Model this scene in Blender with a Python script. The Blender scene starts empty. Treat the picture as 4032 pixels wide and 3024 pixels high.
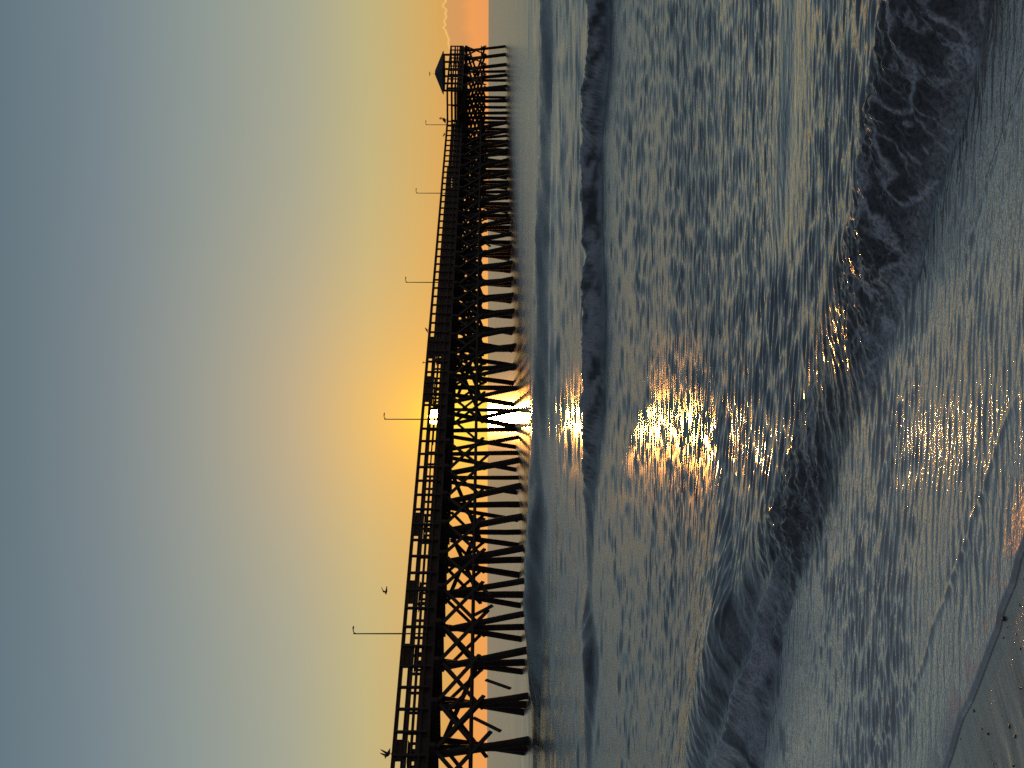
import bpy, bmesh, math, random
import numpy as np
from mathutils import Vector, Matrix

random.seed(7)
R = math.radians
S = bpy.context.scene
COL = S.collection

# ------------------------------------------------------------------ helpers
def lin(r, g, b):
    f = lambda c: (c/255/12.92) if c/255 <= .04045 else ((c/255+.055)/1.055)**2.4
    return (f(r), f(g), f(b), 1)

def tag(o, label=None, cat=None, group=None, kind=None):
    for k, v in (('label', label), ('category', cat), ('group', group), ('kind', kind)):
        if v: o[k] = v
    return o

def empty(name, loc=(0, 0, 0), rz=0):
    o = bpy.data.objects.new(name, None); COL.objects.link(o)
    o.location = loc; o.rotation_euler = (0, 0, rz); o.empty_display_size = .3
    return o

class MB:
    def __init__(s): s.bm = bmesh.new()
    def beam(s, a, b, w, h, up=(0, 0, 1), roll=0):
        a = Vector(a); b = Vector(b); d = (b-a); L = d.length; d.normalize()
        up = Vector(up)
        x = d.cross(up)
        if x.length < 1e-4: x = d.cross(Vector((1, 0, 0)))
        x.normalize(); z = x.cross(d)
        vs = []
        for p in (a, b):
            for sx, sz in ((-1, -1), (1, -1), (1, 1), (-1, 1)):
                vs.append(s.bm.verts.new(p + x*sx*w/2 + z*sz*h/2))
        F = s.bm.faces.new
        F(vs[3::-1]); F(vs[4:8])
        for i in range(4):
            j = (i+1) % 4
            F((vs[i], vs[j], vs[4+j], vs[4+i]))
        return s
    def tube(s, pts, rad, n=10, caps=True):
        pts = [Vector(p) for p in pts]
        rings = []
        ref = None
        for i, p in enumerate(pts):
            d = (pts[min(i+1, len(pts)-1)] - pts[max(i-1, 0)]).normalized()
            if ref is None:
                ref = Vector((1, 0, 0)) if abs(d.x) < .8 else Vector((0, 1, 0))
            x = d.cross(ref).normalized(); y = d.cross(x).normalized()
            r = rad[i] if hasattr(rad, '__len__') else rad
            rx, ry = r if hasattr(r, '__len__') else (r, r)
            rings.append([s.bm.verts.new(p + x*math.cos(t)*rx + y*math.sin(t)*ry)
                          for t in [2*math.pi*k/n for k in range(n)]])
        for a, b in zip(rings, rings[1:]):
            for k in range(n):
                s.bm.faces.new((a[k], b[k], b[(k+1) % n], a[(k+1) % n]))
        if caps:
            s.bm.faces.new(rings[0]); s.bm.faces.new(rings[-1][::-1])
        return s
    def poly(s, pts, faces):
        vs = [s.bm.verts.new(p) for p in pts]
        for f in faces: s.bm.faces.new([vs[i] for i in f])
        return s
    def build(s, name, mat, parent=None, smooth=False, bevel=0):
        if bevel:
            bmesh.ops.bevel(s.bm, geom=list(s.bm.edges), offset=bevel, segments=1, affect='EDGES')
        bmesh.ops.recalc_face_normals(s.bm, faces=s.bm.faces)
        me = bpy.data.meshes.new(name); s.bm.to_mesh(me); s.bm.free()
        if smooth:
            me.polygons.foreach_set('use_smooth', [True]*len(me.polygons))
        me.materials.append(mat)
        o = bpy.data.objects.new(name, me); COL.objects.link(o)
        if parent: o.parent = parent
        return o

class NT:
    """small node helper"""
    def __init__(s, tree): s.t = tree; s.n = tree.nodes; s.l = tree.links
    def new(s, typ, **kw):
        n = s.n.new(typ)
        for k, v in kw.items():
            if k == 'inp':
                for kk, vv in v.items():
                    if isinstance(vv, bpy.types.NodeSocket): s.l.new(vv, n.inputs[kk])
                    else: n.inputs[kk].default_value = vv
            else: setattr(n, k, v)
        return n
    def m(s, op, a, b=None, c=None, clamp=False):
        n = s.n.new('ShaderNodeMath'); n.operation = op; n.use_clamp = clamp
        for i, v in enumerate((a, b, c)):
            if v is None: continue
            if isinstance(v, bpy.types.NodeSocket): s.l.new(v, n.inputs[i])
            else: n.inputs[i].default_value = v
        return n.outputs[0]
    def mix(s, fac, a, b, blend='MIX'):
        n = s.n.new('ShaderNodeMix'); n.data_type = 'RGBA'; n.blend_type = blend
        for i, v in ((0, fac), (6, a), (7, b)):
            if isinstance(v, bpy.types.NodeSocket): s.l.new(v, n.inputs[i])
            else: n.inputs[i].default_value = v
        return n.outputs[2]
    def ramp(s, fac, stops, interp='LINEAR'):
        n = s.n.new('ShaderNodeValToRGB'); n.color_ramp.interpolation = interp
        e = n.color_ramp.elements
        while len(e) < len(stops): e.new(.5)
        for el, (p, c) in zip(e, stops):
            el.position = p; el.color = c if hasattr(c, '__len__') else (c, c, c, 1)
        s.l.new(fac, n.inputs[0])
        return n.outputs[0]
    def sstep(s, x, lo, hi):
        n = s.n.new('ShaderNodeMapRange'); n.interpolation_type = 'SMOOTHSTEP'
        s.l.new(x, n.inputs[0])
        n.inputs[1].default_value = lo; n.inputs[2].default_value = hi
        return n.outputs[0]

def material(name):
    m = bpy.data.materials.new(name); m.use_nodes = True
    nt = NT(m.node_tree); nt.n.clear()
    out = nt.new('ShaderNodeOutputMaterial')
    b = nt.new('ShaderNodeBsdfPrincipled')
    nt.l.new(b.outputs[0], out.inputs[0])
    return m, nt, b

def wood_mat(name, c1, c2, scale=3, rough=.85):
    m, nt, b = material(name)
    tc = nt.new('ShaderNodeTexCoord')
    mp = nt.new('ShaderNodeMapping', inp={'Vector': tc.outputs['Object'], 'Scale': (scale, scale, scale*.6)})
    n1 = nt.new('ShaderNodeTexNoise', inp={'Vector': mp.outputs[0], 'Scale': 1.5, 'Detail': 6.0, 'Roughness': .65})
    n2 = nt.new('ShaderNodeTexNoise', inp={'Vector': mp.outputs[0], 'Scale': 14.0, 'Detail': 3.0})
    f = nt.m('ADD', nt.m('MULTIPLY', n1.outputs[0], .7), nt.m('MULTIPLY', n2.outputs[0], .3))
    c = nt.ramp(f, [(.35, c1), (.65, c2)])
    nt.l.new(c, b.inputs['Base Color']); b.inputs['Roughness'].default_value = rough
    bp = nt.new('ShaderNodeBump', inp={'Height': n2.outputs[0], 'Strength': .4, 'Distance': .02})
    nt.l.new(bp.outputs[0], b.inputs['Normal'])
    return m

M_WOOD = wood_mat('weathered_wood', (.026, .02, .015, 1), (.07, .055, .042, 1))
M_PILE = wood_mat('pile_wood', (.024, .017, .012, 1), (.06, .044, .032, 1), 2)
M_ROOF = wood_mat('roof_shingle', (.035, .04, .042, 1), (.06, .068, .07, 1), 5)
M_STONE = wood_mat('wet_stone', (.02, .019, .017, 1), (.06, .055, .05, 1), 40, .25)
M_SHELL = wood_mat('shell', (.16, .13, .1, 1), (.4, .34, .28, 1), 60, .4)
M_FEATH = wood_mat('dark_feathers', (.03, .028, .03, 1), (.07, .065, .065, 1), 30, .8)
def metal_mat():
    m, nt, b = material('galvanised_metal')
    tc = nt.new('ShaderNodeTexCoord')
    n1 = nt.new('ShaderNodeTexNoise', inp={'Vector': tc.outputs['Object'], 'Scale': 20.0, 'Detail': 4.0})
    nt.l.new(nt.ramp(n1.outputs[0], [(.3, (.06, .055, .05, 1)), (.7, (.12, .11, .1, 1))]), b.inputs['Base Color'])
    b.inputs['Metallic'].default_value = .3; b.inputs['Roughness'].default_value = .55
    return m
M_METAL = metal_mat()

# ------------------------------------------------------------------ camera
cam = bpy.data.cameras.new('camera'); co = bpy.data.objects.new('camera', cam); COL.objects.link(co)
EYE = 1.7
p = math.atan(96/6000)
Fv = Vector((0, math.cos(p), -math.sin(p)))
eps = .002
U0 = Vector((0, math.sin(p), math.cos(p))); R0 = Vector((1, 0, 0))
U = (U0 - eps*R0).normalized(); Rt = (R0 + eps*U0).normalized()
mat = Matrix((-U, Rt, -Fv)).transposed().to_4x4()     # the phone lies on its side: world up is image left
mat.translation = (0, 0, EYE)
co.matrix_world = mat
cam.sensor_fit = 'HORIZONTAL'; cam.sensor_width = 36; cam.lens = 36*6000/4032
cam.clip_start = .05; cam.clip_end = 30000
S.camera = co

# ------------------------------------------------------------------ sky and sun
SUN_AZ, SUN_EL = R(-1.237), R(1.98)
SD = Vector((math.sin(SUN_AZ)*math.cos(SUN_EL), math.cos(SUN_AZ)*math.cos(SUN_EL), math.sin(SUN_EL)))
w = bpy.data.worlds.new('World'); S.world = w; w.use_nodes = True
nt = NT(w.node_tree); nt.n.clear()
out = nt.new('ShaderNodeOutputWorld'); bg = nt.new('ShaderNodeBackground')
nt.l.new(bg.outputs[0], out.inputs[0])
tc = nt.new('ShaderNodeTexCoord')
nrm = nt.new('ShaderNodeVectorMath', operation='NORMALIZE'); nt.l.new(tc.outputs['Generated'], nrm.inputs[0])
sep = nt.new('ShaderNodeSeparateXYZ', inp={0: nrm.outputs[0]})
X, Y, Z = sep.outputs
DEG = 57.29578
el = nt.m('MULTIPLY', nt.m('ARCSINE', Z), DEG)
az = nt.m('MULTIPLY', nt.m('ARCTAN2', X, Y), DEG)
dotn = nt.new('ShaderNodeVectorMath', operation='DOT_PRODUCT', inp={0: nrm.outputs[0], 1: SD})
ang = nt.m('MULTIPLY', nt.m('ARCCOSINE', nt.m('MINIMUM', dotn.outputs['Value'], .9999999)), DEG)
# elevation ramp (90 degrees over 0..1, square-root spaced so that the low sky gets the detail)
t = nt.m('SQRT', nt.m('DIVIDE', nt.m('MAXIMUM', el, 0.0), 90.0))
q = lambda d: math.sqrt(d/90)
base = nt.ramp(t, [
    (q(0), lin(236, 158, 88)), (q(.8), lin(236, 158, 80)), (q(1.7), lin(214, 165, 90)), (q(2.8), lin(203, 172, 108)),
    (q(4.5), lin(186, 177, 130)), (q(7.1), lin(160, 164, 146)), (q(10.6), lin(136, 149, 146)), (q(14), lin(114, 131, 140)),
    (q(18.3), lin(91, 113, 124)), (q(26), lin(84, 100, 112)), (q(45), lin(66, 78, 92)), (1, lin(54, 64, 78))])
# the side of the sky away from the sun is duskier
back = nt.m('MULTIPLY', nt.m('SUBTRACT', 1.0, dotn.outputs['Value']), .5)     # 0 at sun .. 1 opposite
dusk = nt.ramp(t, [(q(0), lin(92, 92, 104)), (q(8), lin(98, 96, 106)), (q(20), lin(82, 88, 100)), (1, lin(54, 64, 78))])
sky = nt.mix(nt.sstep(back, .03, .6), base, dusk)
# air glow round the sun
def expo(x, s_): return nt.m('POWER', 2.71828, nt.m('MULTIPLY', x, -1.0/s_))
def scale(col, fac):
    n = nt.new('ShaderNodeVectorMath', operation='SCALE'); n.inputs[0].default_value = col
    nt.l.new(fac, n.inputs['Scale']); return n.outputs[0]
def vadd(a, b):
    n = nt.new('ShaderNodeVectorMath', operation='ADD'); nt.l.new(a, n.inputs[0]); nt.l.new(b, n.inputs[1]); return n.outputs[0]
sky = nt.mix(nt.m('MULTIPLY', expo(ang, 3.3), .80, clamp=True), sky, (.92, .58, .17, 1))
sky = nt.mix(nt.m('MULTIPLY', expo(ang, 2.3), .95, clamp=True), sky, (1.0, .41, .05, 1))
sky = vadd(sky, scale((.45, .45, .02), expo(ang, .9)))
low = nt.m('MULTIPLY', expo(nt.m('ABSOLUTE', nt.m('SUBTRACT', az, math.degrees(SUN_AZ))), 1.5), nt.sstep(el, 2.2, 1.0))
sky = vadd(sky, scale((.22, .36, 0), low))
# low cloud bank on the horizon to the right of the pier head
n1 = nt.new('ShaderNodeTexNoise', noise_dimensions='1D', inp={'W': az, 'Scale': 1.3, 'Detail': 6.0, 'Roughness': .62})
n2 = nt.new('ShaderNodeTexNoise', noise_dimensions='1D', inp={'W': az, 'Scale': 5.0, 'Detail': 4.0, 'Roughness': .6})
top = nt.m('ADD', 1.62, nt.m('MULTIPLY', nt.m('SUBTRACT', n1.outputs[0], .5), .35))
top = nt.m('ADD', top, nt.m('MULTIPLY', nt.m('SUBTRACT', n2.outputs[0], .5), .16))
top = nt.m('SUBTRACT', top, nt.m('MULTIPLY', nt.m('MAXIMUM', nt.m('SUBTRACT', 13.0, az), 0.0), .26))
top = nt.m('SUBTRACT', top, nt.m('MULTIPLY', nt.m('MAXIMUM', nt.m('SUBTRACT', az, 22.0), 0.0), .05))
dd = nt.m('SUBTRACT', top, el)
inside = nt.sstep(dd, -.012, .03)
ccol = nt.ramp(nt.m('DIVIDE', dd, 1.7), [(0, lin(250, 200, 112)), (.02, lin(244, 190, 110)), (.06, lin(208, 154, 96)), (.35, lin(214, 152, 92)), (.6, lin(238, 158, 88)), (1, lin(232, 156, 92))])
sky = nt.mix(nt.m('MULTIPLY', inside, nt.sstep(az, 10.5, 11.5)), sky, ccol)
# the sun's disc
disc = nt.sstep(ang, .285, .262)
sky = nt.mix(disc, sky, (40, 24, 7, 1))
# physical sky for the same sun, a share of the light
ns = nt.new('ShaderNodeTexSky', sky_type='NISHITA', sun_disc=False, sun_elevation=SUN_EL, sun_rotation=SUN_AZ,
            air_density=1.2, dust_density=2.0, ozone_density=1.5)
nsk = nt.new('ShaderNodeVectorMath', operation='SCALE', inp={0: ns.outputs[0], 'Scale': .003})
sky = vadd(sky, nsk.outputs[0])
nt.l.new(sky, bg.inputs[0]); bg.inputs[1].default_value = 1.0
w.cycles.sampling_method = 'MANUAL'; w.cycles.sample_map_resolution = 1024

sl = bpy.data.lights.new('sun', 'SUN'); so = bpy.data.objects.new('sun', sl); COL.objects.link(so)
sl.energy = 2.8; sl.angle = R(.53); sl.color = (1, .37, .065)
LD = Vector((math.sin(SUN_AZ)*math.cos(R(2.2)), math.cos(SUN_AZ)*math.cos(R(2.2)), math.sin(R(2.2))))
so.rotation_euler = LD.to_track_quat('Z', 'Y').to_euler(); so.location = SD*200

# ------------------------------------------------------------------ the sea
rng = np.random.default_rng(11)
def vnoise(x, y, seed):
    T = np.random.default_rng(seed).random((256, 256), dtype=np.float32)
    xi = np.floor(x); yi = np.floor(y); fx = x-xi; fy = y-yi
    fx = fx*fx*fx*(fx*(fx*6-15)+10); fy = fy*fy*fy*(fy*(fy*6-15)+10)
    a = xi.astype(np.int64) & 255; b = yi.astype(np.int64) & 255
    a1 = (a+1) & 255; b1 = (b+1) & 255
    return (T[a, b]*(1-fx)+T[a1, b]*fx)*(1-fy) + (T[a, b1]*(1-fx)+T[a1, b1]*fx)*fy
def fbm(x, y, seed, oct=4, gain=.5):
    s = 0; am = 1; tot = 0
    for i in range(oct):
        s = s + am*vnoise(x*2**i+17.3*i, y*2**i-9.1*i, seed+i); tot += am; am *= gain
    return s/tot
def ss(x, a, b):
    t = np.clip((x-a)/(b-a), 0, 1); return t*t*(3-2*t)

def survey(pts, z=0.0):
    """sight lines met with the level plane z: plan points of the shoreline and wave lines"""
    o = []
    for PX, PY in pts:
        d = Fv + (1512-PY)/6000*Rt - (PX-2016)/6000*U
        k = (z-EYE)/d.z
        o.append((d.x*k, d.y*k))
    return np.array(o)
def sight(PX, PY):
    d = Fv + (1512-PY)/6000*Rt - (PX-2016)/6000*U
    return d.x/d.y, d.z/d.y

# shoreline frame: a runs along the shore (to the right and nearer), n runs out to sea
AX = np.array((.7071, -.7071)); NX = np.array((.7071, .7071))
swash = survey([(4011, 2200), (3991, 2299), (3941, 2419), (3931, 2478), (3902, 2548), (3892, 2577), (3862, 2657), (3822, 2761), (3787, 2826), (3768, 2885), (3748, 2960), (3725, 3024)], .045)
sa, sn = swash@AX, swash@NX
o_ = np.argsort(sa); sa, sn = sa[o_], sn[o_]
sa = np.concatenate(([-60, -14, -6.5], sa, [sa[-1]+.6, sa[-1]+2.5, 40])); sn = np.concatenate(([3.0, 3.3, 3.05], sn, [sn[-1]+.02, sn[-1]-.1, 3.2]))
# near breaker: foot line and crest
foot_px = [(3910, -60), (3892, 90), (3856, 241), (3820, 374), (3778, 524), (3723, 651), (3675, 814), (3639, 1000), (3603, 1120), (3560, 1211), (3494, 1422), (3446, 1555), (3398, 1621), (3362, 1711), (3319, 1808), (3295, 1892), (3254, 2012), (3223, 2123), (3180, 2235), (3137, 2346), (3106, 2444), (3080, 2543), (3062, 2679), (3040, 2800), (3010, 2920), (2990, 3024)]
crest_px = [(3475, -60), (3467, 0), (3446, 157), (3386, 410), (3362, 753), (3325, 965), (3295, 1181), (3259, 1313), (3211, 1482), (3145, 1663), (3072, 1874), (3012, 1988), (2970, 2117), (2946, 2204), (2909, 2358), (2840, 2390), (2800, 2430), (2785, 2480), (2760, 2574), (2736, 2691), (2711, 2772), (2693, 2926), (2678, 3060)]
fw = survey(foot_px); fa, fn = fw@AX, fw@NX
o_ = np.argsort(fa); fa, fn = fa[o_], fn[o_]
fa = np.concatenate(([-60, fa[0]-4], fa, [fa[-1]+3, 40])); fn = np.concatenate(([9.5, fn[0]+.25], fn, [fn[-1]-.3, 5.0]))
ca, cH = [], []
def face_depth(a): return np.interp(a, [-8.2, -7.4, -6.5, -5.8, -5.15, -4.6, -4.0, -2.8], [.80, .66, .50, .60, .68, .60, .50, .52])
for PX, PY in crest_px:
    kx, kz = sight(PX, PY)
    y = np.linspace(3, 16, 2601); aa = kx*y*AX[0]+y*AX[1]; nn = kx*y*NX[0]+y*NX[1]
    i = np.argmin(np.abs(nn-(np.interp(aa, fa, fn)+face_depth(aa))))
    ca.append(aa[i]); cH.append(max(.05, EYE+kz*y[i]))
ca, cH = np.array(ca), np.array(cH); o_ = np.argsort(ca); ca, cH = ca[o_], cH[o_]
for _ in range(3): cH = np.convolve(np.pad(cH, 1, mode='edge'), [.25, .5, .25], 'valid')
ca = np.concatenate(([-60, ca[0]-2.0], ca, [ca[-1]+3, 40])); cH = np.concatenate(([.2, .34], cH, [.2, .2]))
print('near wave height', [(round(float(a), 2), round(float(b), 3)) for a, b in zip(ca, cH)])

def line_k(pts, fill_l, fill_r):
    k = [sight(*q_)[0] for q_ in pts]; g = survey(pts)[:, 1]
    k, g = np.array(k), np.array(g); o_ = np.argsort(k); k, g = k[o_], g[o_]
    return np.concatenate(([k[0]-.25], k, [k[-1]+.25])), np.concatenate(([g[0]+fill_l], g, [g[-1]+fill_r]))
def crest_k(pts, kb, yb, D):
    k, H = [], []
    for q_ in pts:
        kx, kz = sight(*q_); y = np.interp(kx, kb, yb)+D
        k.append(kx); H.append(max(.02, EYE+kz*y))
    k, H = np.array(k), np.array(H); o_ = np.argsort(k); return k[o_], H[o_]
mid_b = [(2403, -40), (2403, 0), (2400, 250), (2382, 400), (2366, 600), (2370, 900), (2382, 1200), (2376, 1600), (2352, 1850), (2342, 1950), (2337, 2200), (2332, 2400), (2348, 2550), (2350, 2700), (2338, 2900), (2337, 3060)]
mid_c = [(2312, -40), (2310, 0), (2304, 300), (2283, 440), (2295, 550), (2292, 800), (2306, 1000), (2292, 1180), (2290, 1500), (2286, 1600), (2292, 1750), (2298, 1900), (2307, 2000), (2313, 2300), (2297, 2500), (2289, 2580), (2301, 2720), (2307, 3000), (2308, 3060)]
far_b = [(2183, -40), (2183, 0), (2180, 300), (2174, 600), (2165, 900), (2159, 1200), (2156, 1500), (2149, 1900), (2152, 2050), (2147, 2300), (2143, 2450), (2137, 2600), (2131, 2800), (2128, 3060)]
far_c = [(2124, -40), (2123, 0), (2120, 300), (2117, 600), (2111, 850), (2108, 1000), (2099, 1300), (2093, 1500), (2089, 1700), (2080, 1950), (2066, 2100), (2064, 2400), (2069, 2550), (2084, 2700), (2096, 2850), (2100, 3060)]
sml_b = [(3170, -40), (3160, 0), (3150, 300), (3140, 600), (3120, 850), (3090, 1000), (3070, 1100), (3060, 1250)]
sml_c = [(3088, -40), (3085, 0), (3075, 300), (3062, 500), (3058, 700), (3043, 900), (3042, 1000), (3050, 1100), (3055, 1250)]
MID = line_k(mid_b, .5, .5); FAR = line_k(far_b, 1, 1); SML = line_k(sml_b, 0, 0)
MIDC = crest_k(mid_c, *MID, .55); FARC = crest_k(far_c, *FAR, 2.6); SMLC = crest_k(sml_c, *SML, .42)

# sheet of water: rows get wider apart with distance
rows = 1.7*1524/np.linspace(860, 5.2, 1560)
rows = np.concatenate((rows, np.array([600, 720, 900, 1200, 1700, 2600, 4200, 7500, 14000])))
NC = 1080
al = np.tan(np.radians(np.linspace(-25, 25, NC)))
gx = ((rows+4)[:, None]*al[None, :]).astype(np.float32); gy = np.repeat(rows[:, None], NC, 1).astype(np.float32)
dy = np.gradient(rows).astype(np.float32)[:, None]*np.ones((1, NC), np.float32)
a = gx*AX[0]+gy*AX[1]; n = gx*NX[0]+gy*NX[1]
d_sw = n - np.interp(a, sa, sn)                     # distance seaward of the swash edge
d_sw = d_sw + .03*(fbm(a*2.5, n*.5, 5, 3)-.5)
q_n = n - np.interp(a, fa, fn)                      # distance seaward of the breaker's foot
q_n = q_n + .16*(fbm(a*1.6, n*.3+4, 21, 4)-.5)*ss(a, -9.5, -6.0)
H_n = np.interp(a, ca, cH); D_n = face_depth(a)
kk = gx/gy

def wave(q, H, D, L, pw=1.0, back=0.0):
    t = np.clip(q/D, 0, 1)
    f = (t*t*(3-2*t))**pw
    b = back + (1-back)*np.exp(-np.clip(q-D, 0, None)/L)
    return H*np.where(q < D, f, b)
z = np.zeros_like(gx)
foam = np.zeros_like(gx)
# breaker near the beach
zn = wave(q_n, H_n, D_n, 1.3, .6)
z += zn
lip = 1-ss(a, -7.2, -6.5)
tq = q_n/D_n + .16*(fbm(a*2.2, n*.8, 141, 4)-.5)
z += lip*H_n*(.20*np.exp(-((tq-.36)/.085)**2)-.10*np.exp(-((tq-.55)/.12)**2)+.10*np.exp(-((tq-.10)/.06)**2))
tn = q_n/D_n + lip*.16*(fbm(a*2.2, n*.8, 141, 4)-.5)
face = ss(tn, -.06, .05)*(1-ss(tn, .92, 1.08))
bore = face*ss(a, -7.1, -6.2)                       # tumbling white water along most of it
lump = np.abs(fbm(gx*5+2*fbm(gx*3, gy*3, 71, 2), gy*5, 31, 5, .55)*2-1)
lump2 = np.abs(fbm(gx*11, gy*11, 35, 4, .55)*2-1)
z += bore*(.085*(lump-.25)+.04*(lump2-.25))*ss(tn, -.05, .3)*(1-.45*ss(tn, .5, .9))*(1-.85*np.exp(-((a+5.2)/.8)**2))
glass = face*(1-ss(a, -7.1, -6.2))
z += glass*.010*(np.abs(fbm(q_n*3+fbm(a*1.5, n*1.5, 96, 3)*1.2, a*7, 95, 3)*2-1)-.4)*ss(tn, .15, .4)
z += glass*.05*(fbm(gx*6, gy*6, 143, 4, .6)-.5)*(1-ss(tn, .3, .5))
# mid, far and small waves
q_m = gy-np.interp(kk, *MID); H_m = np.interp(kk, *MIDC)
z += wave(q_m+.15, H_m, .7, 2.4, 1.0)
q_f = gy-np.interp(kk, *FAR); H_f = np.interp(kk, *FARC)
z += wave(q_f, H_f, 2.6, 4.5, .9)
q_s = gy-np.interp(kk, *SML); H_s = np.interp(kk, *SMLC)*ss(kk, .055, .11)
z += wave(q_s, H_s, .42, .8, .8)
smooth_s = ss(q_s, -.9, -.1)*(1-ss(q_s, .42, .5))*ss(kk, .05, .1)
q_m = q_m + .14*(fbm(gx*1.1, gy*.2, 131, 4)-.5); lumpm = fbm(gx*3.2, gy*3.2, 133, 5, .6)-.5
z += .15*lumpm*ss(q_m, 0, .15)*(1-ss(q_m, .55, .9))*ss(kk, -.14, 0)
face_m = ss(q_m + .5*(fbm(gx*2.2, gy*1.0, 137, 4)-.5), -.25, .2)*(1-ss(q_m, .5, .62))
z += .16*(fbm(gx*.55, gy*.9, 161, 5, .6)-.5)*ss(q_f, -.3, .6)*(1-ss(q_f, 2.6, 4.5))
face_f = ss(q_f, -.3, .3)*(1-ss(q_f, 2.3, 2.9))
# ripples: many crossing wavelets, left out where the sheet is too coarse to carry them
rough = np.zeros_like(gx)
wx = gx + .10*(fbm(gx*1.3, gy*1.3, 51, 3)-.5); wy = gy + .10*(fbm(gx*1.3+50, gy*1.3, 55, 3)-.5)
gust = .62+.76*fbm(gx*.55, gy*.28, 61, 4)
gust = np.where(q_n < .1, .35+1.2*ss(fbm(gx*1.1, gy*1.6, 63, 4), .25, .75), gust)
near_flat = (1-ss(q_n, -.25, .05))                  # thin sheet of water between breaker and beach
calm = 1 - .85*smooth_s - .75*glass - .45*face_m - .2*face_f
calm = np.clip(calm, .06, 1)*(1-.6*bore)
N = 150
lp = np.log(np.clip(2.4*dy, .11, .75))
lam = np.exp(rng.uniform(np.log(.035), np.log(9.0), N)); lam.sort()
for i, L in enumerate(lam):
    th = rng.normal(0, .25 if L < 1 else .2)
    kx_, ky_ = math.sin(th)*2*math.pi/L, math.cos(th)*2*math.pi/L
    lam_y = L/max(.35, abs(math.cos(th)))
    keep = np.clip(lam_y/(2.2*dy)-.6, 0, 1)
    # slope of each wavelet by band
    s_open = .062*(1+.3*ss(gy, 10, 15))*(1-.5*ss(gy, 22, 45))*np.exp(-((math.log(L)-lp)/.55)**2)
    s_film = .046*math.exp(-((math.log(L)-math.log(.06))/.55)**2)
    s_far = .014*math.exp(-((math.log(L)-math.log(2.2))/1.0)**2)
    sl_ = near_flat*s_film + (1-near_flat)*(s_open + s_far*ss(gy, 18, 40))
    sl_ = sl_*calm*gust
    ph = kx_*wx + ky_*wy + rng.uniform(0, 6.28)
    z += keep*sl_*L/(2*math.pi)*np.sin(ph)
    rough += (1-keep**2)*(sl_**2)*.5
for off, amp, sd in ((.22, .006, 151), (.55, .005, 153), (.95, .005, 155), (1.5, .004, 157)):
    e = d_sw-off-.35*(fbm(a*.7, n*.1, sd, 3)-.5)+.10*a*(1 if sd % 4 == 3 else -.6)*.3
    z += near_flat*amp*np.exp(-(e/.014)**2)*ss(fbm(a*1.3, n*.2, sd+1, 2), .45, .62)
# edge of the swash: a thin lens of water with a rounded front
z = z*ss(d_sw, 0, .5) + .011*np.sqrt(np.clip(d_sw/.011, 0, 1)) - .004
z = np.where(d_sw < 0, -.004+d_sw*1.2, z)
z += .045*ss(-q_n, -.1, 1.25)     # the film of water runs up the beach
# foam
wq = fbm(gx*2.2, gy*2.2, 81, 3)*1.6; wr = fbm(gx*2.2+40, gy*2.2, 83, 3)*1.6
web = np.abs(fbm(gx*3.4+wq, gy*4.2+wr, 85, 3, .5)*2-1)
web2 = np.abs(fbm(gx*8+2*wr, gy*9+2*wq, 87, 3, .5)*2-1)
webt = np.maximum(1-ss(web, .0, .13), .7*(1-ss(web2, .0, .11)))
patch = fbm(gx*1.4, gy*1.4, 91, 4)
foam = np.maximum(foam, bore*np.clip(.16+.84*webt*(.35+.65*ss(patch, .35, .6))+.45*ss(tn, .4, 0.)*ss(patch, .40, .6), 0, 1))
streak = np.abs(fbm(q_n*2.2+fbm(a*1.5, n*1.5, 96, 3)*1.2, a*9, 95, 4)*2-1)
foam = np.maximum(foam, glass*np.clip(np.exp(-((tn-.36)/.10)**2)*(.35+.65*(1-ss(streak, .05, .4)))+.8*ss(fbm(a*1.6, n*2.5, 99, 4), .42, .6)*ss(tn, .34, .26)+.25*(1-ss(streak, .02, .15))+.4*ss(fbm(gx*4+streak, gy*4, 181, 5, .6), .46, .62)*ss(tn, 1.0, .7), 0, 1)*.9)
foam = np.maximum(foam, face_m*np.clip(ss(fbm(gx*3.0+q_m*2, q_m*5+gx*.8, 101, 5, .62), .38, .62), 0, 1)*(.35+.65*ss(kk, -.12, .0))*.8)
foam = np.maximum(foam, face_f*.35*ss(kk, -.10, .0)*ss(fbm(gx*.9+q_f*.6, q_f*1.4+gx*.3, 171, 5, .62), .42, .62))
foam = np.maximum(foam, (1-ss(d_sw, .03, .20))*ss(d_sw, .006, .014)*ss(fbm(gx*5, gy*5, 111, 4)+.3*fbm(gx*24, gy*24, 115, 3), .44, .64))
rough = np.sqrt(rough)
keepf = (d_sw > -.12)

idx = np.full(gx.shape, -1, np.int64); idx[keepf] = np.arange(int(keepf.sum()))
qa, qb, qc, qd = idx[:-1, :-1], idx[:-1, 1:], idx[1:, 1:], idx[1:, :-1]
ok = (qa >= 0) & (qb >= 0) & (qc >= 0) & (qd >= 0)
quads = np.stack((qa[ok], qb[ok], qc[ok], qd[ok]), 1).astype(np.int32)
V = np.stack((gx[keepf], gy[keepf], z[keepf]), 1).astype(np.float32)
me = bpy.data.meshes.new('sea')
me.vertices.add(len(V)); me.vertices.foreach_set('co', V.ravel())
me.loops.add(quads.size); me.loops.foreach_set('vertex_index', quads.ravel())
me.polygons.add(len(quads)); me.polygons.foreach_set('loop_start', np.arange(0, quads.size, 4, dtype=np.int32))
me.polygons.foreach_set('loop_total', np.full(len(quads), 4, np.int32))
me.polygons.foreach_set('use_smooth', np.ones(len(quads), bool))
me.update()
for nm, arr in (('foam', foam), ('spread', rough), ('thin', near_flat), ('turb', np.clip(bore+.7*glass+.8*face_m+.9*face_f, 0, 1))):
    at = me.attributes.new(nm, 'FLOAT', 'POINT'); at.data.foreach_set('value', arr[keepf].astype(np.float32))

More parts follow.
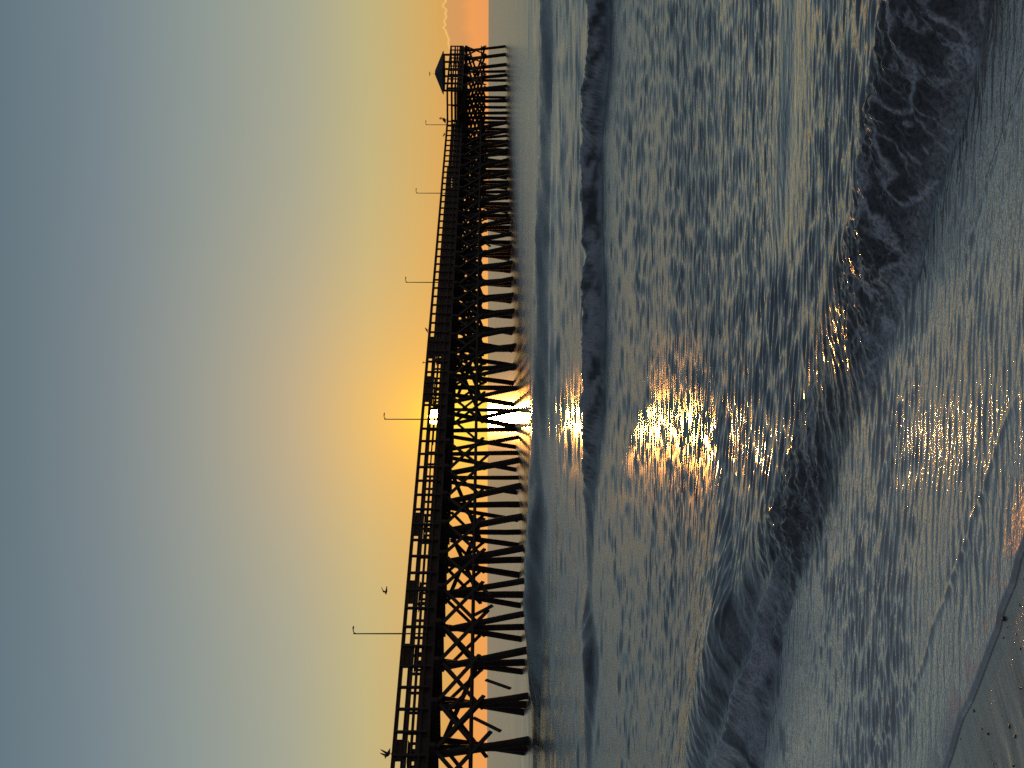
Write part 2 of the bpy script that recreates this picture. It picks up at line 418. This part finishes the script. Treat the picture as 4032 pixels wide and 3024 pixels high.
m, nt, b = material('sea_water')
geo = nt.new('ShaderNodeNewGeometry'); P = geo.outputs['Position']
attr = lambda nm: nt.new('ShaderNodeAttribute', attribute_name=nm).outputs['Fac']
A_foam, A_spread, A_thin, A_turb = attr('foam'), attr('spread'), attr('thin'), attr('turb')
# fine ripples
mp1 = nt.new('ShaderNodeMapping', inp={'Vector': P, 'Scale': (5, 17, 17)})
r1 = nt.new('ShaderNodeTexNoise', inp={'Vector': mp1.outputs[0], 'Scale': 1.0, 'Detail': 3.0, 'Roughness': .6, 'Distortion': .4})
mp2 = nt.new('ShaderNodeMapping', inp={'Vector': P, 'Scale': (45, 80, 80)})
r2 = nt.new('ShaderNodeTexNoise', inp={'Vector': mp2.outputs[0], 'Scale': 1.0, 'Detail': 2.0, 'Roughness': .6})
hh = nt.m('ADD', nt.m('MULTIPLY', r1.outputs[0], nt.m('ADD', .0085, nt.m('MULTIPLY', A_thin, -.002))), nt.m('MULTIPLY', r2.outputs[0], nt.m('MULTIPLY', A_thin, .0024)))
bump = nt.new('ShaderNodeBump', inp={'Height': hh, 'Strength': .8, 'Distance': 1.0})
nt.l.new(bump.outputs[0], b.inputs['Normal'])
wcol = nt.mix(A_thin, (.020, .024, .022, 1), (.40, .31, .19, 1))
wcol = nt.mix(A_turb, wcol, (.038, .037, .030, 1))
nf = nt.new('ShaderNodeTexNoise', inp={'Vector': P, 'Scale': 55.0, 'Detail': 5.0, 'Roughness': .7})
ff = nt.m('MULTIPLY', A_foam, nt.m('ADD', .35, nt.m('MULTIPLY', nt.sstep(nf.outputs[0], .35, .62), .65)), clamp=True)
nt.l.new(nt.mix(ff, wcol, (.78, .78, .78, 1)), b.inputs['Base Color'])
b.inputs['IOR'].default_value = 1.333
ro = nt.m('ADD', .045, nt.m('MULTIPLY', A_spread, 1.6))
ro = nt.m('MINIMUM', ro, .24)
ro = nt.m('ADD', ro, nt.m('MULTIPLY', ff, .5))
nt.l.new(ro, b.inputs['Roughness'])
gl = nt.new('ShaderNodeBsdfGlossy', inp={'Color': (.95, .95, .95, 1)}); nt.l.new(ro, gl.inputs['Roughness']); nt.l.new(bump.outputs[0], gl.inputs['Normal'])
ms = nt.new('ShaderNodeMixShader'); nt.l.new(nt.m('MULTIPLY', nt.m('ADD', .30, nt.m('MULTIPLY', A_thin, .16)), nt.m('SUBTRACT', 1.0, nt.m('MAXIMUM', ff, A_turb), clamp=True)), ms.inputs[0])
nt.l.new(b.outputs[0], ms.inputs[1]); nt.l.new(gl.outputs[0], ms.inputs[2])
outn = [k for k in nt.n if k.type == 'OUTPUT_MATERIAL'][0]; nt.l.new(ms.outputs[0], outn.inputs[0])
me.materials.append(m)
sea = bpy.data.objects.new('sea', me); COL.objects.link(sea)
tag(sea, 'rippled grey sea with low breaking waves under the pier', 'sea', kind='structure')
print('sea verts', len(V))

# ------------------------------------------------------------------ the beach (runs on under the water)
xs = np.concatenate((np.linspace(-400, -12, 30), np.linspace(-11.5, -3, 60), np.linspace(-2.96, 3.5, 330), np.linspace(3.7, 12, 50), np.linspace(13, 400, 30)))
ys = np.concatenate((np.linspace(-300, -6, 25), np.linspace(-5.5, 2.5, 50), np.linspace(2.52, 7.5, 320), np.linspace(7.7, 30, 60)))
bx, by = np.meshgrid(xs, ys)
ba = bx*AX[0]+by*AX[1]; bn = bx*NX[0]+by*NX[1]
bd = bn-np.interp(ba, sa, sn)
bz = np.where(bd < 0, .041-.055*bd, .041-.3*bd)
bz = np.minimum(bz, 2.2+.0*bd)
rill = fbm(ba*9+2*fbm(ba*2, bn*2, 203, 2), bn*1.6, 201, 4)-.5
bz += np.where(bd < 0, .010*rill*ss(-bd, .0, .4), 0)+np.where(bd < -.05, .05*(fbm(bx*.5, by*.5, 207, 3)-.5)*ss(-bd, 3, 8), 0)
bz = np.where(bd > .3, np.minimum(bz, -.02-.0*bd)-.05, bz)
nr, nc = bx.shape
BV = np.stack((bx.ravel(), by.ravel(), bz.ravel()), 1).astype(np.float32)
ii = np.arange(nr*nc).reshape(nr, nc)
bq = np.stack((ii[:-1, :-1].ravel(), ii[:-1, 1:].ravel(), ii[1:, 1:].ravel(), ii[1:, :-1].ravel()), 1).astype(np.int32)
bm_ = bpy.data.meshes.new('beach'); bm_.from_pydata(BV.tolist(), [], bq.tolist())
bm_.polygons.foreach_set('use_smooth', [True]*len(bm_.polygons))
m, nt, b = material('wet_sand')
geo = nt.new('ShaderNodeNewGeometry'); P = geo.outputs['Position']
mpr = nt.new('ShaderNodeMapping', vector_type='POINT', inp={'Vector': P, 'Rotation': (0, 0, R(-52)), 'Scale': (1, 1, 1)})
mps = nt.new('ShaderNodeMapping', inp={'Vector': mpr.outputs[0], 'Scale': (5, 55, 20)})
st = nt.new('ShaderNodeTexNoise', inp={'Vector': mps.outputs[0], 'Scale': 1.0, 'Detail': 5.0, 'Roughness': .6, 'Distortion': .6})
gr = nt.new('ShaderNodeTexNoise', inp={'Vector': P, 'Scale': 420.0, 'Detail': 2.0})
pa = nt.new('ShaderNodeTexNoise', inp={'Vector': P, 'Scale': 3.0, 'Detail': 4.0})
cf = nt.m('ADD', nt.m('MULTIPLY', st.outputs[0], .6), nt.m('MULTIPLY', gr.outputs[0], .4))
nt.l.new(nt.ramp(cf, [(.3, (.20, .19, .14, 1)), (.7, (.38, .36, .27, 1))]), b.inputs['Base Color'])
nt.l.new(nt.ramp(pa.outputs[0], [(.35, .12), (.65, .3)]), b.inputs['Roughness'])
b.inputs['Coat Weight'].default_value = .8; b.inputs['Coat Roughness'].default_value = .1
hb = nt.m('ADD', nt.m('MULTIPLY', st.outputs[0], .016), nt.m('MULTIPLY', gr.outputs[0], .0006))
bp = nt.new('ShaderNodeBump', inp={'Height': hb, 'Strength': .9, 'Distance': 1.0})
nt.l.new(bp.outputs[0], b.inputs['Normal'])
bm_.materials.append(m)
beach = bpy.data.objects.new('beach', bm_); COL.objects.link(beach)
tag(beach, 'wet grey sand at the edge of the swash', 'beach', kind='structure')
def sand_z(x, y):
    a_ = x*AX[0]+y*AX[1]; n_ = x*NX[0]+y*NX[1]; d_ = n_-np.interp(a_, sa, sn)
    return float(.041-.055*d_ if d_ < 0 else .036)

# ------------------------------------------------------------------ the pier
O = Vector((-15.053, 59.764, 0)); DV = Vector((.44264, .89670, 0)); NV = Vector((-.89670, .44264, 0))
def pt(s, t, zz): return O + DV*s + NV*t + Vector((0, 0, zz))
DECK, TOP = 4.42, 5.48
W = 4.4; S0, S1, S2 = -9.0, 88.0, 103.5
PT0, PT1 = -3.0, 7.4                               # pier head, wider than the walkway
pier = empty('pier', pt(S0, W/2, 0)); pier_inv = Matrix.Translation(-pt(S0, W/2, 0))
tag(pier, 'long dark wooden fishing pier on braced piles reaching out over the sea', 'pier')
def part(mb, name, mat_, parent=pier, smooth=False, stuff=False, label=None):
    mb.bm.transform(pier_inv)
    o = mb.build(name, mat_, parent, smooth)
    if stuff: o['kind'] = 'stuff'
    if label: o['label'] = label
    return o
# deck
mb = MB()
s = S0
while s < S2:
    lo, hi = (0, W) if s < S1 else (PT0, PT1)
    mb.beam(pt(s+.07, lo-.12, DECK-.025), pt(s+.07, hi+.12, DECK-.025), .134, .05)
    s += .145
part(mb, 'deck', M_WOOD)
for tt in (.12, 1.5, 2.9, W-.12):
    part(MB().beam(pt(S0, tt, DECK-.05-.18), pt(S1, tt, DECK-.05-.18), .16, .36), 'stringer', M_WOOD)
for tt in (PT0+.1, -.8, 1.4, 3.6, 5.6, PT1-.1):
    part(MB().beam(pt(S1-.1, tt, DECK-.05-.18), pt(S2, tt, DECK-.05-.18), .16, .357), 'stringer', M_WOOD)
# bents
bents = [1.127+2.83*k for k in range(-3, 31)]
head_bents = [88.6, 92.3, 96.0, 99.7, 103.1]
rnd = random.Random(3)
CAPZ = DECK-.05-.36
def pile_mb(mb, s, t0, t1, r=.16):
    if 26 < s < 37: r = .13
    ds0, ds1 = rnd.uniform(-.12, .12), rnd.uniform(-.3, .3)
    p0 = pt(s+ds0, t0, CAPZ+.02); p1 = pt(s+ds1, t1, -2.6)
    mid = (p0+p1)/2 + Vector((rnd.uniform(-.05, .05), rnd.uniform(-.05, .05), 0))
    r *= rnd.uniform(.88, 1.12)
    mb.tube([p0, mid, p1], [r*.88, r, r*1.08], 10)
count = 0
for s in bents:
    j = lambda v: v+rnd.uniform(-.15, .15)
    for t0, t1 in ((.36, j(-1.15)), (2.2, j(2.2)), (4.04, j(5.3))):
        mb = MB(); pile_mb(mb, s, t0, t1); part(mb, 'pile', M_PILE, smooth=True); count += 1
    part(MB().beam(pt(s, -.25, CAPZ-.13), pt(s, W+.25, CAPZ-.13), .26, .26), 'cap_beam', M_PILE)
    # cross ties low down in the plane of the bent
    if not 24 < s < 37 and rnd.random() < (.9 if s > 38 else .3):
        mb = MB()
        mb.beam(pt(s+.19, .2, CAPZ-.35), pt(s+.19, 4.6, 2.05), .07, .2)
        part(mb, 'sway_brace', M_PILE)
    if not 24 < s < 37 and rnd.random() < (.8 if s > 38 else .15):
        part(MB().beam(pt(s-.19, 4.2, CAPZ-.35), pt(s-.19, -.25, 2.05), .07, .2), 'sway_brace', M_PILE)
far_x = []
mb = MB()
for s in bents:
    if s > 37:
        pile_mb(mb, s+.5, 1.3, .6, .14)
        far_x.append(s)
    if s > 44: pile_mb(mb, s-.3, 3.1, 3.6, .14)
for s in head_bents:
    for t0, t1 in ((-2.7, -3.5), (-.6, -.7), (2.0, 2.1), (4.6, 4.5), (7.1, 7.8)):
        pile_mb(mb, s, t0, t1)
part(mb, 'piling', M_PILE, smooth=True, stuff=True, label='crowd of piles under the pier head')
for s in head_bents:
    part(MB().beam(pt(s, PT0-.2, CAPZ-.13), pt(s, PT1+.2, CAPZ-.13), .26, .26), 'cap_beam', M_PILE)
# girts along both sides at the lower brace level
for tt in (-.22, W+.22):
    part(MB().beam(pt(S0, tt, 2.37), pt(S1, tt, 2.37), .09, .10), 'girt', M_PILE)
part(MB().beam(pt(S1, PT0-.12, 2.37), pt(S2-.2, PT0-.12, 2.37), .09, .1), 'girt', M_PILE)
# lengthwise crossed braces, a bay at a time
nb = 0; far_mb = MB(); nfar = 0
rails = bents + [bents[-1]+2.83]
for i, s in enumerate(rails[:-1]):
    s2 = rails[i+1]
    for side, tt in ((0, -.02), (1, W+.02)):
        for dirn in (0, 1):
            if rnd.random() < .06 or (24 < s < 36 and rnd.random() < (.75 if side else .3)): continue
            za = CAPZ-.12-rnd.uniform(0, .25); zb = 1.93+rnd.uniform(-.12, .1)
            a0, a1 = (s-.05, s2+.25) if dirn else (s2+.05, s-.25)
            off = (.1 if dirn else -.02)*(1 if side else -1)
            lean = -.12 if side == 0 else .12
            A, B = pt(a0, tt+off, za), pt(a1, tt+off+lean, zb)
            if rnd.random() < .1: B = A + (B-A)*1.16
            if nb < 100 and (side == 0 or i < 18):
                part(MB().beam(A, B, .07, .125 if 24 < s < 36 else .165), 'cross_brace', M_PILE); nb += 1
            else:
                far_mb.beam(A, B, .07, .165); nfar += 1
for i in range(4):                                  # pier head side
    for A, B in (((head_bents[i], CAPZ-.2), (head_bents[i+1], 1.95)), ((head_bents[i+1], CAPZ-.2), (head_bents[i], 1.95))):
        far_mb.beam(pt(A[0], PT0-.1, A[1]), pt(B[0], PT0-.2, B[1]), .07, .2)
for s in far_x:
    far_mb.beam(pt(s+.3, 2.2, CAPZ-.2), pt(s+2.6, 2.2, 1.95), .07, .17); far_mb.beam(pt(s+2.6, 2.1, CAPZ-.2), pt(s+.3, 2.1, 1.95), .07, .17)
for s in head_bents:
    far_mb.beam(pt(s+.2, 2.0, CAPZ-.3), pt(s+.2, 7.0, 2.0), .07, .2); far_mb.beam(pt(s+.2, 7.0, CAPZ-.3), pt(s+.2, 2.0, 2.0), .07, .2)
    far_mb.beam(pt(s, PT0-.1, CAPZ-.3), pt(s, 2.0, 2.0), .07, .2); far_mb.beam(pt(s, 2.0, CAPZ-.3), pt(s, PT0-.1, 2.0), .07, .2)
part(far_mb, 'bracing', M_PILE, stuff=True, label='tangle of far crossed braces')
# broken boards that hang loose below the braces
for s, za, ds, zb in ((2.7, 2.25, -1.0, 1.15), (5.2, 1.75, -.75, .72), (9.9, 2.3, .6, 1.45), (3.2, 3.3, .9, 2.6), (24.0, 2.1, .7, 1.6), (33.0, 2.2, -.5, 1.6)):
    part(MB().beam(pt(s, -.3, za), pt(s+ds, -.42, zb), .06, .15), 'loose_board', M_PILE, label='broken brace board hanging loose')
# railings
def railing(pts, posts, boards, near):
    o = empty('railing', (0, 0, 0)); o.parent = pier
    for (sa_, ta_), (sb_, tb_) in zip(pts, pts[1:]):
        part(MB().beam(pt(sa_, ta_, TOP-.03), pt(sb_, tb_, TOP-.03), .20, .05), 'handrail', M_WOOD, o)
        part(MB().beam(pt(sa_, ta_, TOP-.115), pt(sb_, tb_, TOP-.115), .05, .115), 'handrail', M_WOOD, o)
        for z0, z1, skips in boards:
            runs = [(sa_, sb_)]
            if sa_ < 35 < sb_:
                for k0, k1 in skips:
                    r_ = []
                    for u0, u1 in runs:
                        if u0 < k0 and k1 < u1: r_ += [(u0, k0), (k1, u1)]
                        else: r_.append((u0, u1))
                    runs = r_
            for u0, u1 in runs:
                if ta_ == tb_: part(MB().beam(pt(u0, ta_+(.03 if near else -.03), DECK+(z0+z1)/2), pt(u1, ta_+(.03 if near else -.03), DECK+(z0+z1)/2), .04, z1-z0), 'rail_board', M_WOOD, o)
                else: part(MB().beam(pt(sa_, ta_, DECK+(z0+z1)/2), pt(sb_, tb_, DECK+(z0+z1)/2), .04, z1-z0), 'rail_board', M_WOOD, o)
    rest = MB()
    for i, (s, t) in enumerate(posts):
        if i < 72: part(MB().beam(pt(s, t, DECK-.3), pt(s, t, TOP-.055), .11, .10, DV), 'rail_post', M_WOOD, o)
        else: rest.beam(pt(s, t, DECK-.3), pt(s, t, TOP-.055), .11, .10, DV)
    if len(rest.bm.verts): part(rest, 'post_row', M_WOOD, o, stuff=True)
    else: rest.bm.free()
    return o
SUNS = (28.9, 31.3)
rl = MB(); k = 38.0
while k < 87:
    k2 = min(87.6, k+rnd.choice((2.9, 4.35, 5.8)))
    if rnd.random() < .8:
        rl.beam(pt(k, .10, DECK+.42), pt(k2, .10, DECK+.42), .03, .12); rl.beam(pt(k, .10, DECK+.21), pt(k2, .10, DECK+.21), .03, .14)
    k = k2
part(rl, 'inner_boards', M_WOOD, stuff=True)
posts_n = [(.6535+1.4515*k, -.06) for k in range(-6, 61) if k != 20]
railing([(S0, 0), (S1, 0)], posts_n, [(.46, .60, [SUNS]), (.28, .36, [SUNS]), (.0, .15, [])], True)
posts_f = [(.3+1.4515*k, W+.06) for k in range(-5, 61)]
railing([(S0, W), (S1, W)], posts_f[:25], [(.56, .64, [(30.5, 34.5)]), (.30, .36, [(30.5, 34.5)])], False)
ro_ = MB()
for s, t in posts_f[25:]: ro_.beam(pt(s, t, DECK-.3), pt(s, t, TOP-.055), .11, .10, DV)
part(ro_, 'post_row', M_WOOD, stuff=True)
hp = [(S1, PT0+k*(3.0)/2) for k in range(2)] + [(S1+.05+1.54*k, PT0-.06) for k in range(11)] + [(S2, PT0+1.5*k) for k in range(1, 7)]
railing([(S1, 0), (S1, PT0), (S2, PT0), (S2, PT1), (S1, PT1), (S1, W)], hp, [(.48, .62, []), (.26, .36, []), (0, .14, [])], True)

# benches built against the inside of the railings
def bench(s, t, facing, length, label):
    o = empty('bench', pt(s, t, DECK)); tag(o, label, 'bench', 'benches along the pier deck')
    inv = Matrix.Translation(-pt(s, t, DECK))
    def bp_(mb, nm):
        mb.bm.transform(inv); return mb.build(nm, M_WOOD, o)
    h = length/2
    mb = MB()
    for k in range(3): mb.beam(pt(s-h, t+facing*(.12+.15*k), DECK+.44), pt(s+h, t+facing*(.12+.15*k), DECK+.44), .13, .04)
    bp_(mb, 'seat')
    mb = MB()
    for zz in (.58, .72, .84): mb.beam(pt(s-h, t+.01*facing, DECK+zz), pt(s+h, t+.01*facing, DECK+zz), .035, .12)
    bp_(mb, 'backrest')
    for ds in (-h+.15, 0, h-.15):
        mb = MB(); mb.beam(pt(s+ds, t+.08*facing, DECK+.003), pt(s+ds, t+.08*facing, DECK+.42), .09, .08, DV)
        mb.beam(pt(s+ds, t+.42*facing, DECK+.003), pt(s+ds, t+.42*facing, DECK+.42), .09, .08, DV)
        mb.beam(pt(s+ds, t+.42*facing, DECK+.38), pt(s+ds, t+.04*facing, DECK+.38), .06, .07)
        bp_(mb, 'leg')
bench(1.2, .12, 1, 1.3, 'dark bench behind the railing at the shore end of the pier, nearest the perched gull')
bench(7.6, .12, 1, 1.5, 'dark bench seen through the railing just shoreward of the nearest lamp post')
bench(12.4, .12, 1, 1.9, 'dark bench behind the railing just seaward of the nearest lamp post')
bench(18.4, .12, 1, 2.2, 'dark bench behind the railing between the two nearest lamp posts')
bench(33.6, .12, 1, 3.4, 'dark bench behind the railing next to where the sun shines through')
bench(39.4, .12, 1, 3.2, 'dark bench behind the railing beside the short upright peg')

# lamp posts
ADJ = ['tallest in view, first from the shore', 'second from the shore, above the low sun', 'third from the shore, midway along the pier', 'fourth from the shore', 'smallest in view, closest to the gazebo']
for (s, zt), w_ in zip(((8.73, 7.62), (29.21, 7.52), (49.35, 7.30), (67.75, 7.38), (86.37, 7.31)), ADJ):
    b0 = pt(s, -.14, DECK-.35)
    o = empty('lamp_post', b0); tag(o, 'thin lamp post on the pier railing, ' + w_, 'lamp post', 'lamp posts along the pier')
    inv = Matrix.Translation(-b0)
    mb = MB().tube([pt(s, -.14, DECK-.35), pt(s, -.14, TOP+.1), pt(s, -.14, zt)], [.035, .032, .024], 8); mb.bm.transform(inv); mb.build('pole', M_METAL, o, True)
    mb = MB().tube([pt(s, -.14, zt-.12), pt(s, -.20, zt-.03), pt(s, -.30, zt), pt(s, -.42, zt-.01)], [.022, .024, .022, .02], 8); mb.bm.transform(inv); mb.build('arm', M_METAL, o, True)
    mb = MB().tube([pt(s, -.36, zt+.0), pt(s, -.42, zt-.005), pt(s, -.52, zt-.02), pt(s, -.56, zt-.03)], [.02, .035, .03, .012], 8); mb.bm.transform(inv); mb.build('lamp_head', M_METAL, o, True)
# peg on the rail
mb = MB().tube([pt(36.94, 0, TOP-.01), pt(36.94, 0, TOP+.15)], .022, 8)
mb.tube([pt(36.84, 0, TOP+.15), pt(37.04, 0, TOP+.15)], .025, 8)
pg = mb.build('rail_peg', M_METAL); tag(pg, 'short upright peg with a crosspiece on top of the pier railing', 'peg')

# gazebo on the pier head
gs, gt = 100.6, -1.15
gc = pt(gs, gt, DECK)
gaz = empty('gazebo', gc); tag(gaz, 'small open gazebo with a low hipped roof on the pier head', 'gazebo')
psi = R(33.7) ; view = math.atan2(gc.x, gc.y)
ca_, sa_ = math.cos(-view), math.sin(-view)
# local axes: e1 runs to the right and away from the camera, e2 to the left and away
vr = Vector((math.cos(view), -math.sin(view), 0)); vf = Vector((math.sin(view), math.cos(view), 0))
e1 = vr*math.sin(psi)+vf*math.cos(psi); e2 = -vr*math.cos(psi)+vf*math.sin(psi)
h = 1.24
def gp(u_, v_, zz): return e1*u_ + e2*v_ + Vector((0, 0, zz))
EAVE, APEX = 6.12-DECK, 6.93-DECK
corners = [(-h, -h), (h, -h), (h, h), (-h, h)]
pos = []
for k in range(2): pos.append((-h+2*h*k/2, -h)); pos.append((h-2*h*k/2, h))
for k in range(3): pos.append((h, -h+2*h*k/3)); pos.append((-h, h-2*h*k/3))
for u_, v_ in pos:
    MB().beam(gp(u_, v_, 0), gp(u_, v_, EAVE-.02), .15, .15, e1).build('post', M_WOOD, gaz)
for (u0, v0), (u1, v1) in zip(corners, corners[1:]+corners[:1]):
    MB().beam(gp(u0, v0, EAVE-.10), gp(u1, v1, EAVE-.10), .14, .16).build('eave_beam', M_WOOD, gaz)
ov = h+.26
pts = [gp(-ov, -ov, EAVE-.06), gp(ov, -ov, EAVE-.06), gp(ov, ov, EAVE-.06), gp(-ov, ov, EAVE-.06),
       gp(-ov, -ov, EAVE+.02), gp(ov, -ov, EAVE+.02), gp(ov, ov, EAVE+.02), gp(-ov, ov, EAVE+.02), gp(-.32, 0, APEX), gp(.32, 0, APEX)]
MB().poly(pts, [(3, 2, 1, 0), (0, 1, 5, 4), (1, 2, 6, 5), (2, 3, 7, 6), (3, 0, 4, 7), (4, 5, 9, 8), (5, 6, 9), (6, 7, 8, 9), (7, 4, 8)]).build('roof', M_ROOF, gaz)
vane = MB().tube([gp(-.2, 0, APEX-.04), gp(-.2, 0, APEX+.46)], .012, 6).build('weathervane', M_METAL, gaz)
mb = MB().beam(gp(-.2, 0, APEX+.5)-vr*.22, gp(-.2, 0, APEX+.52)+vr*.2, .03, .07)
mb.build('pointer', M_METAL, vane)

# ------------------------------------------------------------------ birds
def fuse(mb, name, vox):
    bmesh.ops.recalc_face_normals(mb.bm, faces=mb.bm.faces)
    me = bpy.data.meshes.new(name); mb.bm.to_mesh(me); mb.bm.free()
    o = bpy.data.objects.new(name, me); COL.objects.link(o)
    md = o.modifiers.new('r', 'REMESH'); md.mode = 'VOXEL'; md.voxel_size = vox
    dg = bpy.context.evaluated_depsgraph_get(); me2 = bpy.data.meshes.new_from_object(o.evaluated_get(dg))
    o.modifiers.clear(); o.data = me2; me2.name = name
    me2.polygons.foreach_set('use_smooth', [True]*len(me2.polygons))
    me2.materials.clear(); me2.materials.append(M_FEATH)
    return o
def bird(name, loc, heading, sc, pose, label, cat):
    mb = MB(); f = Vector((0, 1, 0)); V_ = Vector
    if pose == 'perch_wing' or pose == 'perch':
        mb.tube([V_((0, -.26, .06)), V_((0, -.17, .09)), V_((0, -.06, .12)), V_((0, .05, .17)), V_((0, .11, .23)), V_((0, .15, .27)), V_((0, .20, .27)), V_((0, .25, .25))],
                [(.012, .03), (.035, .03), (.07, .065), (.075, .07), (.045, .045), (.042, .042), (.02, .02), (.006, .006)], 10)
        for sx in (-1, 1):
            mb.tube([V_((sx*.03, .0, .09)), V_((sx*.03, .01, .0))], .01, 6)
            mb.tube([V_((sx*.03, -.03, .004)), V_((sx*.03, .06, .004))], .012, 6)
        if pose == 'perch_wing':
            for sx in (-1, 1):
                mb.tube([V_((sx*.05, .04, .16)), V_((sx*.10, .0, .27)), V_((sx*.12, -.06, .38)), V_((sx*.13, -.13, .48))], [(.03, .09), (.02, .085), (.016, .06), (.01, .012)], 8)
        else:
            for sx in (-1, 1):
                mb.tube([V_((sx*.06, .06, .16)), V_((sx*.07, -.06, .12)), V_((sx*.04, -.2, .08))], [(.02, .05), (.025, .06), (.01, .02)], 8)
    elif pose == 'pelican':
        mb.tube([V_((0, -.38, .12)), V_((0, -.25, .16)), V_((0, -.08, .22)), V_((0, .1, .27)), V_((0, .17, .36)), V_((0, .13, .48)), V_((0, .13, .58)), V_((0, .18, .64)), V_((0, .25, .60)), V_((0, .36, .46)), V_((0, .40, .40))],
                [(.03, .04), (.08, .06), (.14, .12), (.12, .12), (.055, .055), (.042, .042), (.045, .045), (.05, .05), (.035, .04), (.025, .045), (.01, .01)], 10)
        for sx in (-1, 1):
            mb.tube([V_((sx*.10, .1, .26)), V_((sx*.13, -.1, .2)), V_((sx*.06, -.36, .11))], [(.03, .08), (.035, .1), (.015, .03)], 8)
            mb.tube([V_((sx*.06, .0, .14)), V_((sx*.06, .01, .0))], .018, 6)
            mb.tube([V_((sx*.06, -.03, .008)), V_((sx*.06, .1, .008))], .02, 6)
    elif pose == 'fly_up':
        mb.tube([V_((0, -.24, -.02)), V_((0, -.15, -.01)), V_((0, -.02, 0)), V_((0, .10, .02)), V_((0, .15, .03)), V_((0, .20, .02))], [(.03, .01), (.03, .025), (.055, .05), (.05, .05), (.032, .032), (.006, .006)], 10)
        for sx, b1, b2 in ((-1, (.13, .02, .14), (.16, -.12, .22)), (1, (.13, .06, .10), (.20, .02, .19))):
            mb.tube([V_((sx*.02, .03, .02)), V_((sx*b1[0], b1[1], b1[2])), V_((sx*b2[0], b2[1], b2[2])), V_((sx*(b2[0]+.03), b2[1]-.1, b2[2]+.03))], [(.03, .10), (.024, .10), (.018, .07), (.01, .02)], 8)
    else:
        mb.tube([V_((0, -.17, 0)), V_((0, -.1, 0)), V_((0, .0, 0)), V_((0, .07, .01)), V_((0, .12, .005))], [(.03, .008), (.022, .02), (.035, .035), (.03, .03), (.005, .005)], 8)
        for sx in (-1, 1):
            mb.tube([V_((sx*.01, .03, .01)), V_((sx*.10, .03, .03)), V_((sx*.17, -.01, -.01)), V_((sx*.22, -.06, -.06))], [(.012, .05), (.01, .045), (.008, .028), (.004, .006)], 8)
    o = fuse(mb, name, .0075 if pose != 'pelican' else .012)
    o.location = loc; o.rotation_euler = (0, 0, heading); o.scale = (sc,)*3
    return tag(o, label, cat)
bird('perched_gull', pt(.85, 0, TOP-.003), R(70), .95, 'perch_wing', 'gull with raised wings perched on the pier railing at its shore end', 'bird')
bird('flying_bird', pt(10.8, -1.0, 6.26), R(100), .85, 'fly_up', 'dark bird in flight with beating wings in the open sky above the pier railing', 'bird')
bird('flying_bird', pt(7.45, -.5, 3.80), R(60), 1.1, 'glide', 'small dark bird flying just under the pier deck among the braces', 'bird')
bird('perched_pelican', pt(91.4-3.0, -.0, TOP-.003), R(-150), 1.0, 'pelican', 'pelican perched on the pier railing between the last lamp post and the gazebo', 'bird')
bird('perched_bird', pt(83.8, 0, TOP-.003), R(80), .8, 'perch', 'small dark bird on the railing just shoreward of the lamp post closest to the gazebo', 'bird')
bird('perched_bird', pt(41.76, 0, TOP-.003), R(-70), .75, 'perch', 'small dark bird on the railing midway between the second and third lamp posts', 'bird')

# ------------------------------------------------------------------ pebbles and shells
def pebble(PX, PY, size, kind, label, group=None, zoff=0, squash=.55):
    rr = random.Random(int(PX*7+PY))
    g = survey([(PX, PY)], .05)[0]
    mb = MB(); bmesh.ops.create_icosphere(mb.bm, subdivisions=3, radius=1)
    k1, k2 = rr.uniform(.75, 1.3), rr.uniform(.6, 1.0)
    for v in mb.bm.verts:
        nn = math.sin(v.co.x*3+PX)*math.cos(v.co.y*2.6+PY)*.12 + math.sin(v.co.z*4+v.co.x*2+PY)*.07
        v.co = Vector((v.co.x*k1, v.co.y*k2, v.co.z*squash))*(1+nn)*size
        if kind == 'shell' and v.co.z < 0: v.co.z *= .25
    o = mb.build('pebble' if kind != 'shell' else 'shell_fragment', M_STONE if kind != 'shell' else M_SHELL, None, True)
    o.location = (g[0], g[1], sand_z(*g)+size*.2+zoff); o.rotation_euler = (rr.uniform(-.2, .2), rr.uniform(-.2, .2), rr.uniform(0, 6))
    tag(o, label, 'pebble' if kind != 'shell' else 'shell', group)
pebble(3947, 2437, .008, 'stone', 'round dark pebble standing right on the edge of the swash', squash=.9)
pebble(3517, 2550, .009, 'stone', 'wet pebble breaking the film of water farthest from the sand', zoff=.006, squash=.8)
pebble(3658, 2745, .007, 'stone', 'wet pebble in the film of water close to the swash edge', zoff=.006, squash=.8)
for i, (zx, zy, s_) in enumerate(((1205, 600, 5), (1130, 545, 4), (1245, 715, 5), (1260, 1028, 6), (1095, 630, 5), (1005, 1045, 4), (1045, 1140, 4), (860, 1205, 7), (1105, 1245, 4), (1175, 1330, 8), (935, 1350, 4), (990, 1390, 6), (1230, 1410, 8), (930, 1430, 4), (755, 1430, 4), (1050, 1625, 6), (1225, 1640, 7), (810, 1610, 4), (1255, 165, 4), (1230, 370, 5), (1250, 1180, 5))):
    pebble(3400+zx*.4967, 2200+zy*.4967, s_*.00085, 'shell' if i % 3 == 0 else 'stone',
           'tiny pale shell chip lying on the wet sand' if i % 3 == 0 else 'tiny dark pebble lying on the wet sand', 'shell chips on the wet sand' if i % 3 == 0 else 'tiny pebbles on the wet sand', -.001, .5)

# ------------------------------------------------------------------ view
S.view_settings.view_transform = 'Standard'; S.view_settings.look = 'None'
S.view_settings.exposure = 0; S.view_settings.gamma = 1
S.cycles.max_bounces = 5; S.cycles.glossy_bounces = 3; S.cycles.diffuse_bounces = 2
S.cycles.use_denoising = False
S.cycles.sample_clamp_indirect = 8
